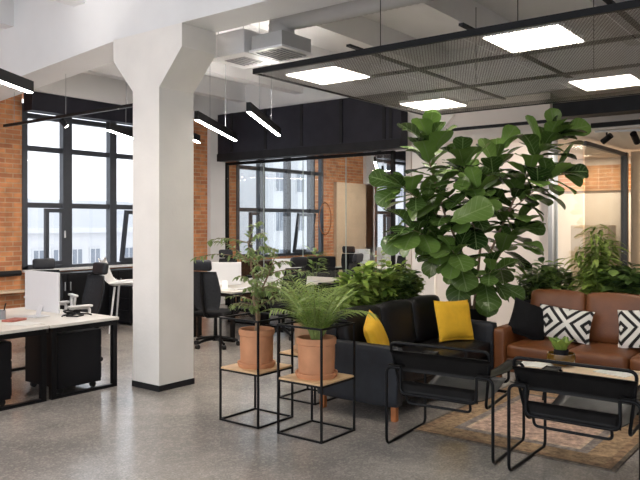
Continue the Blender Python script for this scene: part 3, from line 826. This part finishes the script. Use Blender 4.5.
# ------------------------------------------------------------------ fiddle-leaf fig
D0 = 8.36
tp = Vector((7.74, 3.7, 0))
t = thing('planter_pot', 'tall dark floor pot of the fiddle-leaf fig, in the corner behind the sofas', 'flower pot', tuple(tp))
MB().lathe([(.001, 0), (.15, 0), (.19, .68), (.19, .70), (.17, .70), (.165, .62), (.001, .62)], n=28).build('body', M['black_matte'], t, True)
MB().lathe([(.001, .63), (.165, .635)], n=20).build('soil', M['soil'], t)
t = thing('fiddle_leaf_fig', 'huge fiddle-leaf fig tree with broad glossy leaves in the corner between the sofas', 'plant', (tp.x, tp.y, .64))
base = Vector((tp.x, tp.y, .64))
br = MB(); lf = MB()
def pth(pts, dz):
    return [W(x, y, D0 + dz * i / (len(pts) - 1)) - base for i, (x, y) in enumerate(pts)]
paths = [
    (pth([(470, 309), (466, 262), (445, 215), (430, 165), (428, 132)], -.25), .020, 1),
    (pth([(474, 309), (480, 250), (490, 200), (497, 152)], .25), .020, 1),
    (pth([(477, 309), (489, 255), (516, 195), (540, 152), (556, 134)], -.1), .018, 1),
    (pth([(450, 226), (425, 205), (402, 186)], -.3), .012, 1),
    (pth([(455, 250), (430, 238), (410, 228)], -.45), .010, 1),
    (pth([(484, 280), (503, 250), (518, 226)], .1), .010, 1),
    (pth([(472, 285), (460, 262), (452, 250)], -.6), .010, 1),
    (pth([(490, 215), (470, 185), (462, 160)], -.55), .012, 1),
    (pth([(505, 215), (535, 190), (562, 172)], -.2), .010, 1),
    (pth([(474, 300), (480, 285), (492, 270)], -.5), .009, 1),
    (pth([(480, 245), (470, 215), (478, 190)], -.5), .010, 1),
]
ctr = W(485, 215, D0) - base
def bez(pts, u):
    k_ = min(int(u * (len(pts) - 1)), len(pts) - 2); f = u * (len(pts) - 1) - k_
    return pts[k_].lerp(pts[k_ + 1], f)
ga = 0
for pts, r, _ in paths:
    sm = [bez(pts, i / 12) for i in range(13)]
    br.tube(sm, [r * (1 - .7 * i / 12) for i in range(13)], 7)
    L = sum((b - a).length for a, b in zip(sm, sm[1:]))
    lo = .38 if pts[0].z < .2 else .25
    n = max(8, int(L * (1 - lo) / .028))
    for i in range(n):
        u = lo + (1 - lo) * (i + .5) / n
        p = bez(pts, u); ax = (bez(pts, min(1, u + .05)) - bez(pts, max(0, u - .05))).normalized()
        ga += 2.4
        s1 = ax.orthogonal().normalized(); s2 = ax.cross(s1)
        rad = s1 * math.cos(ga) + s2 * math.sin(ga)
        tipness = max(0, (u - .6) / .4)
        d = rad * (1.0 - .35 * tipness) + ax * (.25 + .9 * tipness ** 2) + (p - ctr) * .25 + Z * R.uniform(-.15, .35)
        l = R.uniform(.26, .48) * (.85 if tipness > .8 else 1)
        tip = p + d.normalized() * l + base
        if tip.z > 2.98: d.z -= .7; d.normalize(); l *= .85
        if (p + d.normalized() * l + base).z > 3.0: continue
        lf.leaf(p, d, Z + rad * .2 + ax * .3, l, l * R.uniform(.58, .72), R.uniform(.2, .8), fiddle, .09, .022, 5, 12)
for (x, y, dx, dy, l, dd) in ((556, 136, -.15, 1, .34, 0), (556, 134, .9, .25, .42, -.1), (562, 172, 1, .1, .34, -.1), (562, 172, .8, -.35, .3, 0), (430, 138, .1, 1, .34, -.2), (402, 186, -1, .35, .4, -.2), (402, 186, -.8, -.5, .36, -.2), (410, 228, -.9, -.8, .4, -.4), (450, 222, 1, .45, .5, -.8), (518, 226, 1, -.1, .34, .1), (500, 150, .5, .8, .36, .2), (520, 245, 1, -.15, .3, .1), (470, 300, -.6, -.3, .4, -.4), (500, 285, .9, -.4, .34, -.3)):
    p = W(x, y, D0 + dd) - base
    d = Vector((SN * dx, -CS * dx, dy)); nrm = Vector((-CS, -SN, .5))
    lf.leaf(p, d, nrm, l, l * .62, R.uniform(.1, .4), fiddle, .08, .02, 5, 12)
br.build('trunk', M['bark'], t, True); lf.build('foliage', M['fig'], t, 'all')

# ------------------------------------------------------------------ sofas (front towards local -y)
def puff(mb, c, d, r, crown=.0, rot=None):
    """cushion block: rounded box with slightly swollen faces"""
    bm = bmesh.new(); bmesh.ops.create_cube(bm, size=1)
    bmesh.ops.subdivide_edges(bm, edges=list(bm.edges), cuts=9, use_grid_fill=True)
    vs = []
    for v in bm.verts:
        x, y, z = v.co * 2
        hx, hy, hz = d[0] / 2, d[1] / 2, d[2] / 2
        p = Vector((x * hx, y * hy, z * hz))
        q = Vector((max(-hx + r, min(hx - r, p.x)), max(-hy + r, min(hy - r, p.y)), max(-hz + r, min(hz - r, p.z))))
        e = p - q
        if e.length > 1e-6: p = q + e.normalized() * min(r, e.length)
        b = crown * ((1 - x * x) * (1 - y * y) * z + (1 - x * x) * (1 - z * z) * y * .6 + (1 - y * y) * (1 - z * z) * x * .3)
        k_ = Vector((x * (1 - y * y) * (1 - z * z) * .3, y * (1 - x * x) * (1 - z * z) * .6, z * (1 - x * x) * (1 - y * y))) * crown
        vs.append(p + k_)
    bm.verts.index_update()
    mt = Matrix.Translation(c)
    if rot is not None: mt = mt @ rot
    mb.add(vs, [[v.index for v in f.verts] for f in bm.faces], mt); bm.free()
    return mb
def sofa(label, loc, rz, w, dp, m, mside, hb, ha, arm, group):
    t = thing('sofa', label, 'sofa', loc, rz, group)
    hw, hd = w / 2, dp / 2
    MB().bb(-hw + arm, hw - arm, -hd + .04, hd - .04, .14, .29, .012).build('base', m, t)
    for s in (-1, 1):
        a = MB(); puff(a, (s * (hw - arm / 2), 0, (ha + .12) / 2), (arm, dp, ha - .12), .025, .008); a.build('armrest', mside, t, 'all')
    a = MB(); puff(a, (0, hd - .07, .45), (w - 2 * arm - .002, .14, .66), .03, .004); a.build('back_panel', m, t, 'all')
    cw = (w - 2 * arm) / 3
    for i in (-1, 0, 1):
        a = MB(); puff(a, (i * cw, -.085, .36), (cw - .006, dp - .19, .155), .04, .018); a.build('seat_cushion', m, t, 'all')
        a = MB(); puff(a, (i * cw, hd - .2, .44 + (hb - .42) / 2), (cw - .01, .15, hb - .42), .045, .02, Matrix.Rotation(-.16, 4, 'X')); a.build('back_cushion', m, t, 'all')
    for sx in (-1, 1):
        for sy in (-1, 1):
            MB().box((sx * (hw - .05), sy * (hd - .045), .062), (.05, .05, .124), .004).build('leg', M['wood_leg'], t)
    return t
sofa('black leather three-seat sofa with yellow cushions and wooden legs', (6.20, 3.58, 0), 0, 2.10, .86, M['leather_black'], M['leather_side'], .87, .63, .13, 'leather sofas')
sofa('cognac brown leather three-seat sofa with patterned cushions, in front of the glazed room', (7.5, 2.07, 0), -PI / 2, 2.08, .94, M['leather_brown'], M['leather_brown'], .93, .60, .13, 'leather sofas')

def cushion(name, label, loc, w, h, dp, m, rot, cat='cushion', group=None):
    """throw cushion standing in its local xz plane"""
    b = MB(); n = 20; vs = []; ph = R.random() * 6
    for side in (1, -1):
        for i in range(n + 1):
            for j in range(n + 1):
                u, v = -1 + 2 * i / n, -1 + 2 * j / n
                x = u * w / 2 * (1 - .07 * (1 - v * v)); z = v * h / 2 * (1 - .07 * (1 - u * u))
                e = max(0, (1 - u ** 4) * (1 - v ** 4)) ** .55
                wr = .012 * math.sin(3.1 * u + 2.2 * v + ph) * e + .006 * math.sin(9 * u - 5 * v + ph) * e * (abs(u) ** 2 + abs(v) ** 2) * .6
                vs.append((x, side * (dp / 2 * e + wr * e), z))
    W_ = n + 1; o = W_ * W_; fs = []
    for i in range(n):
        for j in range(n):
            a = i * W_ + j; fs.append((a, a + 1, a + W_ + 1, a + W_)); fs.append((o + a, o + a + W_, o + a + W_ + 1, o + a + 1))
    rim = [i * W_ for i in range(n + 1)] + [n * W_ + j for j in range(1, W_)] + [i * W_ + n for i in range(n - 1, -1, -1)] + [j for j in range(n - 1, 0, -1)]
    for i in range(len(rim)):
        a, c = rim[i], rim[(i + 1) % len(rim)]; fs.append((a, c, o + c, o + a))
    b.add(vs, fs)
    ob = b.build(name, m, None, 'all', loc, rot)
    return tag(ob, label, cat, group)
cushion('throw_cushion', 'mustard yellow cushion upright against the black sofa back, near the fig', (6.83, 3.46, .665), .47, .44, .15, M['yellow'], (-.28, .03, -.42), group='yellow cushions')
cushion('throw_cushion', 'mustard yellow cushion slumped at the arm end of the black sofa', (5.45, 3.54, .63), .47, .43, .15, M['yellow'], (-.38, -.27, .52), group='yellow cushions')
cushion('throw_cushion', 'plain black cushion leaning in the corner of the brown sofa', (7.40, 2.86, .65), .42, .40, .14, M['black_cloth'], (-.35, .35, -PI / 2 + .55))
cushion('throw_cushion', 'oblong black and white diamond cushion on the brown sofa', (7.50, 2.52, .635), .58, .35, .13, M['kilim'], (-.28, .09, -PI / 2 + .03), group='patterned cushions')
cushion('throw_cushion', 'square black and white diamond cushion cut by the right edge of the photo', (7.50, 1.77, .65), .44, .40, .13, M['kilim'], (-.28, -.12, -PI / 2 - .1), group='patterned cushions')

# ------------------------------------------------------------------ rug, coffee table and what is on it
tag(MB().bb(-1.02, 1.02, -.80, .80, 0, .012, .004).build('rug', M['rug'], loc=(6.06, 2.15, 0)), 'faded oriental rug with grey and ochre border under the lounge furniture', 'rug')
t = thing('coffee_table', 'low black framed coffee table between the chairs and the brown sofa', 'table', (6.42, 1.85, .012))
MB().box((0, 0, .37), (.52, 1.25, .02), .004).build('table_top', M['light_wood'], t)
for sx in (-.22, .22):
    for sy in (-.58, .58): MB().tube([(sx * .85, sy * .92, .36), (sx, sy, 0)], .011).build('leg', M['black'], t)
MB().bb(-.21, .21, -.55, -.53, .335, .36).bb(-.21, .21, .53, .55, .335, .36).build('apron', M['black'], t)
t = thing('amber_bowl', 'round amber glass bowl on the coffee table, holding the leafy potted plant', 'bowl', (6.5, 2.21, .392))
MB().lathe([(.001, 0), (.07, .0), (.115, .03), (.13, .075), (.122, .115), (.112, .115), (.12, .075), (.1, .03), (.001, .015)], n=32).build('bowl', M['amber'], t, True)
t = thing('small_potted_plant', 'little pale green leafy plant in a dark pot standing in the amber bowl', 'plant', (6.5, 2.21, .408))
MB().lathe([(.001, 0), (.055, 0), (.066, .13), (.06, .135), (.056, .11), (.001, .11)], n=24).build('pot', M['black_matte'], t, True)
l = MB()
for i in range(14):
    a = i * 2.4; d = Vector((math.cos(a) * .5, math.sin(a) * .5, 1.2)); l.leaf((math.cos(a) * .02, math.sin(a) * .02, .10), d, Z + rdir() * .2 - d * .1, R.uniform(.13, .18), .09, .5, lance, .15, .01, 5, 6)
l.build('foliage', M['shrub'], t, 'all')
for p, rz, lb in (((6.38, 2.4, .392), .2, 'white magazine on the coffee table, left of the amber bowl'), ((6.46, 1.72, .392), -.3, 'open white magazine on the coffee table, right of the amber bowl')):
    b = MB().bb(-.11, .11, -.15, .15, 0, .008, .002)
    tag(b.build('magazine', M['paper'], loc=p, rot=(0, 0, rz)), lb, 'magazine', 'magazines on the coffee table')

# ------------------------------------------------------------------ tubular sling armchairs (front towards local +x)
def sling_chair(label, loc, rz, group):
    t = thing('sling_armchair', label, 'chair', loc, rz, group)
    hw, xr, xf, za = .42, -.345, .345, .605
    r = .0115
    for s in (-1, 1):
        MB().tube(arc([(xr, s * (hw - .12), za), (xr, s * hw, za), (xr, s * hw, r), (xf, s * hw, r), (xf, s * hw, za), (xf, s * (hw - .12), za)], .055, 6), r, 10).build('side_frame', M['black'], t, True)
        MB().sheet(lambda u, v: (xr + (xf - xr) * u, s * (hw - .125 + .115 * v), za + .0155 - .02 * math.sin(PI * u) - .0), 10, 3, .006).build('arm_strap', M['sling'], t, 'all')
    MB().tube(arc([(xr, -hw + .12, za), (xr, -hw + .12, .415), (xr, hw - .12, .415), (xr, hw - .12, za)], .05, 6), r, 10).build('rear_rail', M['black'], t, True)
    MB().tube(arc([(xf, -hw + .12, za), (xf, -hw + .12, .44), (xf, hw - .12, .44), (xf, hw - .12, za)], .05, 6), r, 10).build('front_rail', M['black'], t, True)
    # back hoop leaning to the rear, coming up from the seat frame
    q = hw - .02
    MB().tube(arc([(xf - .02, -q + .09, .37), (xr + .10, -q + .07, .36), (xr + .01, -q, .79), (xr + .01, q, .79), (xr + .10, q - .07, .36), (xf - .02, q - .09, .37), (xf - .02, -q + .09, .37)], .06, 6), r, 10).build('back_hoop', M['black'], t, True)
    MB().tube(arc([(xr + .0, -.25, .415), (xr + .02, -.25, .345), (xr + .02, .25, .345), (xr + .0, .25, .415)], .04, 6), r * .9, 8).build('seat_rail', M['black'], t, True)
    MB().sheet(lambda u, v: (xr + .085 - .075 * v - .0 + .012 * math.sin(PI * u), (u - .5) * 2 * (q - .028 * (1 - v)), .565 + .165 * v), 10, 4, .007).build('back_strap', M['sling'], t, 'all')
    MB().sheet(lambda u, v: (xr + .03 - .015 * v, (u - .5) * .60, .41 + .10 * v), 8, 3, .007).build('lumbar_strap', M['sling'], t, 'all')
    MB().sheet(lambda u, v: (xr + .05 + (xf - xr - .05) * u, (v - .5) * .56, .42 + .05 * u - .05 * math.sin(PI * u)), 12, 6, .007).build('seat_sling', M['seat_sling'], t, 'all')
    return t
ch = sling_chair('black tubular sling armchair seen from behind, in front of the black sofa', (4.975, 2.505, 0), .07, 'tubular sling armchairs')
dup(ch, (4.945, 1.50, 0), .0, 'black tubular sling armchair seen from behind, half cut by the right edge')

# ------------------------------------------------------------------ ceiling services
# suspended expanded-metal raft
t = thing('ceiling_raft', 'suspended raft of dark expanded metal panels hanging over the lounge', 'ceiling panel', (6.45, 2.4, 3.1))
x0, x1, y0, y1 = -1.63, 1.67, -2.1, 2.1
f = MB().bb(x0, x0 + .03, y0, y1, -.02, .03).bb(x1 - .03, x1, y0, y1, -.02, .03).bb(x0 + .03, x1 - .03, y0, y0 + .03, -.02, .03).bb(x0 + .03, x1 - .03, y1 - .03, y1, -.02, -.005)
f.build('rim', M['black'], t)
g = MB(); xs = [x0 + .03 + (x1 - x0 - .06) * i / 3 for i in range(4)]; ysr = [y0 + .03 + (y1 - y0 - .06) * i / 4 for i in range(5)]
for x in xs[1:-1]: MB().bb(x - .02, x + .02, y0 + .03, y1 - .03, .055, .08).build('bearer', M['black_matte'], t)
for y in ysr[1:-1]: MB().bb(x0 + .03, x1 - .03, y - .02, y + .02, .081, .1).build('bearer', M['black_matte'], t)
for i in range(3):
    for j in range(4):
        MB().bb(xs[i] + .004, xs[i + 1] - .004, ysr[j] + .004, ysr[j + 1] - .004, -.012, -.010).build('mesh_panel', M['expanded'], t)
for x in (-1.0, 1.0):
    for y in (-1.6, -.2, 1.1): MB().tube([(x, y, .05), (x, y, 1.05)], .004, 6).build('hanger', M['black'], t)
def led(label, x, y):
    t = thing('ceiling_light', label, 'ceiling light', (x, y, 3.106), 0, 'square light panels above the mesh')
    MB().bb(-.3, .3, -.3, .3, .006, .04).build('housing', M['white_plastic'], t)
    MB().bb(-.285, .285, -.285, .285, 0, .006).build('diffuser', M['led'], t)
led('square light panel at the raft corner nearest the round duct', 5.43, 4.08)
led('square light panel shining through the mesh above the black armchairs', 5.32, 2.02)
led('square light panel above the brown sofa, cut by the right edge', 7.42, 2.06)
led('square light panel shining just above the top of the fiddle-leaf fig', 7.52, 4.08)

# linear pendants, all at the same angle
ang = math.atan2(.531, .854)
def pendant(label, x, y, L=2.1):
    t = thing('pendant_lamp', label, 'lamp', (x, y, 2.9), ang, 'slim linear pendant lamps')
    MB().bb(-L / 2, L / 2, -.025, .025, .008, .06).bb(-L / 2, L / 2, -.025, -.019, .06, .11).bb(-L / 2, L / 2, .019, .025, .06, .11).bb(-L / 2, -L / 2 + .006, -.019, .019, .06, .11).bb(L / 2 - .006, L / 2, -.019, .019, .06, .11).build('housing', M['black'], t)
    MB().bb(-L / 2 + .01, L / 2 - .01, -.02, .02, 0, .008).build('diffuser', M['strip'], t)
    MB().bb(-L * .12, L / 2 - .01, -.018, .018, .06, .066).build('added_uplight', M['added_upstrip'], t)  # added upward strip, sunk out of sight, that lifts the ceiling brightness
    for q in (-L * .2, L * .2): MB().tube([(q, 0, .06), (q, 0, 1.25)], .003, 5).build('wire', M['grey_plastic'], t)
pendant('lit linear pendant lamp at the left edge, in front of the brick pier', 2.67, 5.56)
pendant('lit linear pendant lamp just right of the column, the nearer to it of two', 6.56, 6.74)
pendant('lit linear pendant lamp crossing the black bulkhead, right of its twin', 6.5, 5.85)
pendant('lit linear pendant lamp behind the column, in front of the window', 6.4, 7.35)
pendant('lit linear pendant lamp farther back by the window, showing left of the column', 6.5, 8.35)
for p, lb in (((12.6, 8.2), 'linear pendant lamp inside the glass office, below its ceiling'), ((13.6, 7.4), 'linear pendant lamp inside the glass office, farther from the window'),
              ((14.6, 9.3), 'linear pendant lamp added inside the glass office to brighten the pale boarded panel')):  # third office pendant, added to brighten the boarded panel
    pendant(lb, *p)
# track with spot
t = thing('track_light', 'thin black lighting track with a small lit spot hanging before the window', 'lamp', (5.0, 7.8, 3.0))
MB().bb(-.02, .02, -1.5, 1.45, 0, .035).build('track', M['black'], t)
for y in (-1.2, 0, 1.2): MB().tube([(0, y, .035), (0, y, 1.45)], .003, 5).build('wire', M['grey_plastic'], t)
s = MB().tube([(0, .1, -.02), (.05, .06, -.1)], .035, 12).build('spot', M['black'], t, True)
MB().tube([(.05, .06, -.1), (.0505, .0595, -.101)], .028, 12).build('lens', M['spot_glow'], s)

# cassette, diffuser and duct
t = thing('air_conditioner', 'white ceiling cassette air conditioner with square grille beside the column head', 'air conditioner', (5.72, 5.47, 3.5))
MB().bb(-.3, .3, -.29, .29, 0, .04, .006).build('panel', M['white_plastic'], t)
MB().bb(-.26, .26, -.25, .25, .04, .27, .01).build('casing', M['white_plastic'], t)
MB().bb(-.15, .15, -.15, .15, -.006, 0).build('grille', M['galv'], t)
for y in (-.12, -.06, 0, .06, .12): MB().bb(-.14, .14, y - .006, y + .006, -.014, -.006).build('slat', M['grey_plastic'], t)
for x in (-.2, .2): MB().tube([(x, .2, .27), (x, .2, 1.0)], .005, 5).build('hanger', M['grey_plastic'], t)
t = thing('ceiling_vent', 'grey supply air box with a square grille under the round duct', 'air vent', (5.72, 4.92, 3.5))
MB().bb(-.24, .24, -.21, .21, .02, .17).build('plenum', M['galv'], t)
MB().bb(-.26, .26, -.23, .23, 0, .02).build('rim', M['white_plastic'], t)
MB().bb(-.21, .21, -.18, .18, -.004, 0).build('grille', M['galv'], t)
for i in range(7): MB().bb(-.2, .2, -.165 + i * .055 - .005, -.165 + i * .055 + .005, -.014, -.004).build('slat', M['grey_plastic'], t)
b = MB(); P = arc([(5.72, 4.92, 3.672), (5.72, 4.92, 3.87), (5.73, 4.3, 3.87), (5.74, 3.0, 3.87), (5.74, .5, 3.87)], .2, 12)
dense = []
for a_, c_ in zip(P, P[1:]):
    n = max(1, int((c_ - a_).length / .035))
    for i in range(n): dense.append(a_.lerp(c_, i / n))
b.tube(dense, [.135 + (.006 if i % 2 else 0) for i in range(len(dense))], 20)
tag(b.build('air_duct', M['duct'], None, 'all'), 'round grey flexible air duct bending down to the supply air box', 'duct')
tag(MB().tube(arc([(5.6, 5.3, 4.4), (5.55, 5.25, 3.95), (5.5, 5.0, 3.85), (5.45, 4.6, 4.1), (5.5, 4.3, 4.45)], .2), .014, 8).build('cable_loop', M['white_plastic'], None, True), 'white cable sagging beside the air conditioner under the ceiling', 'cable')
# right side spots
t = thing('track_spotlight', 'black track spotlight at the right edge under the lowered ceiling', 'lamp', (10.0, 2.42, 2.94), .4)
MB().bb(-.03, .03, -.5, .5, -.025, 0).build('track', M['white_plastic'], t)
MB().tube([(0, 0, -.025), (0, 0, -.08)], .012).build('arm', M['black'], t)
MB().tube([(-.06, .03, -.06), (.08, -.04, -.16)], .045, 14).build('head', M['black'], t, True)
for nm, y_, tx in (('first', .35, (10.4, 4.6, 1.9)), ('second', -.3, (10.4, 3.9, 1.4))):
    MB().tube([(0, y_, -.025), (0, y_, -.09)], .012).build('arm', M['black'], t)
    MB().tube([(-.05, y_ - .05, -.07), (.03, y_ + .05, -.15)], .04, 14).build('head', M['black'], t, True)
    l_ = bpy.data.lights.new('spot_bulb', 'SPOT'); l_.energy = 90; l_.color = (1, .88, .74); l_.spot_size = 1.5; l_.spot_blend = .9; l_.shadow_soft_size = .04
    lo_ = bpy.data.objects.new('spot_bulb', l_); COL.objects.link(lo_); lo_.parent = t; lo_.location = (.05, y_ + .075, -.17)
    wp = Vector((10.0, 2.42, 2.94)) + Matrix.Rotation(.4, 3, 'Z') @ Vector((.05, y_ + .075, -.17))
    lo_.rotation_euler = (Matrix.Rotation(-.4, 3, 'Z') @ (Vector(tx) - wp)).to_track_quat('-Z', 'Y').to_euler()

# meeting room furniture
t = thing('storage_cabinet', 'beige two-door storage cabinet inside the glazed room on the right', 'cabinet', (13.55, 4.02, 0))
MB().bb(-.2, .3, -.34, .34, 0, 1.66, .004).build('body', M['beige'], t)
for y in (-.17, .17):
    for z0_, z1_ in ((.06, 1.08), (1.1, 1.63)):
        MB().bb(-.216, -.2, y - .155, y + .155, z0_, z1_, .003).build('door', M['beige'], t)
t = thing('hanging_ring', 'thin oval wire ring hanging inside the glass office before the brick pier', 'decoration', (12.0, 9.1, 1.45))
MB().tube([(0, .16 * math.cos(a * PI / 14), .34 + .34 * math.sin(a * PI / 14)) for a in range(28)], .012, 6, closed=True).build('ring', M['wood_leg'], t, True)
MB().tube([(0, 0, .68), (0, 0, 3.0)], .003, 5).build('wire', M['grey_plastic'], t)
def downlight(label, x, y, z, e, c=(1, .82, .6)):
    t = thing('downlight', label, 'lamp', (x, y, z), 0, 'recessed warm downlights')
    MB().lathe([(.06, 0), (.075, -.012), (.075, 0)], n=20).build('ring', M['white_plastic'], t)
    l = bpy.data.lights.new('downlight_bulb', 'AREA'); l.shape = 'DISK'; l.size = .1; l.energy = e; l.color = c
    lo = bpy.data.objects.new('downlight_bulb', l); COL.objects.link(lo); lo.parent = t; lo.location = (0, 0, -.016)
downlight('warm recessed downlight inside the glazed meeting room, near its brick strip', 13.2, 4.0, 2.939, 22)
downlight('warm recessed downlight inside the glazed meeting room, near its glass corner', 11.6, 4.3, 2.939, 22)

# ------------------------------------------------------------------ daylight
w = bpy.data.worlds.new('overcast_sky'); scene.world = w; w.use_nodes = True
N, L = w.node_tree.nodes, w.node_tree.links
bg = N['Background']; bg.inputs[0].default_value = (.90, .94, 1.0, 1); bg.inputs[1].default_value = 1.0
scene.view_settings.view_transform = 'Standard'; scene.view_settings.look = 'None'
scene.view_settings.gamma = 1.0; scene.view_settings.exposure = 1.25
try: scene.view_settings.use_curve_mapping = False
except Exception: pass
scene.cycles.max_bounces = 10; scene.cycles.diffuse_bounces = 5; scene.cycles.transparent_max_bounces = 24
scene.cycles.use_denoising = True
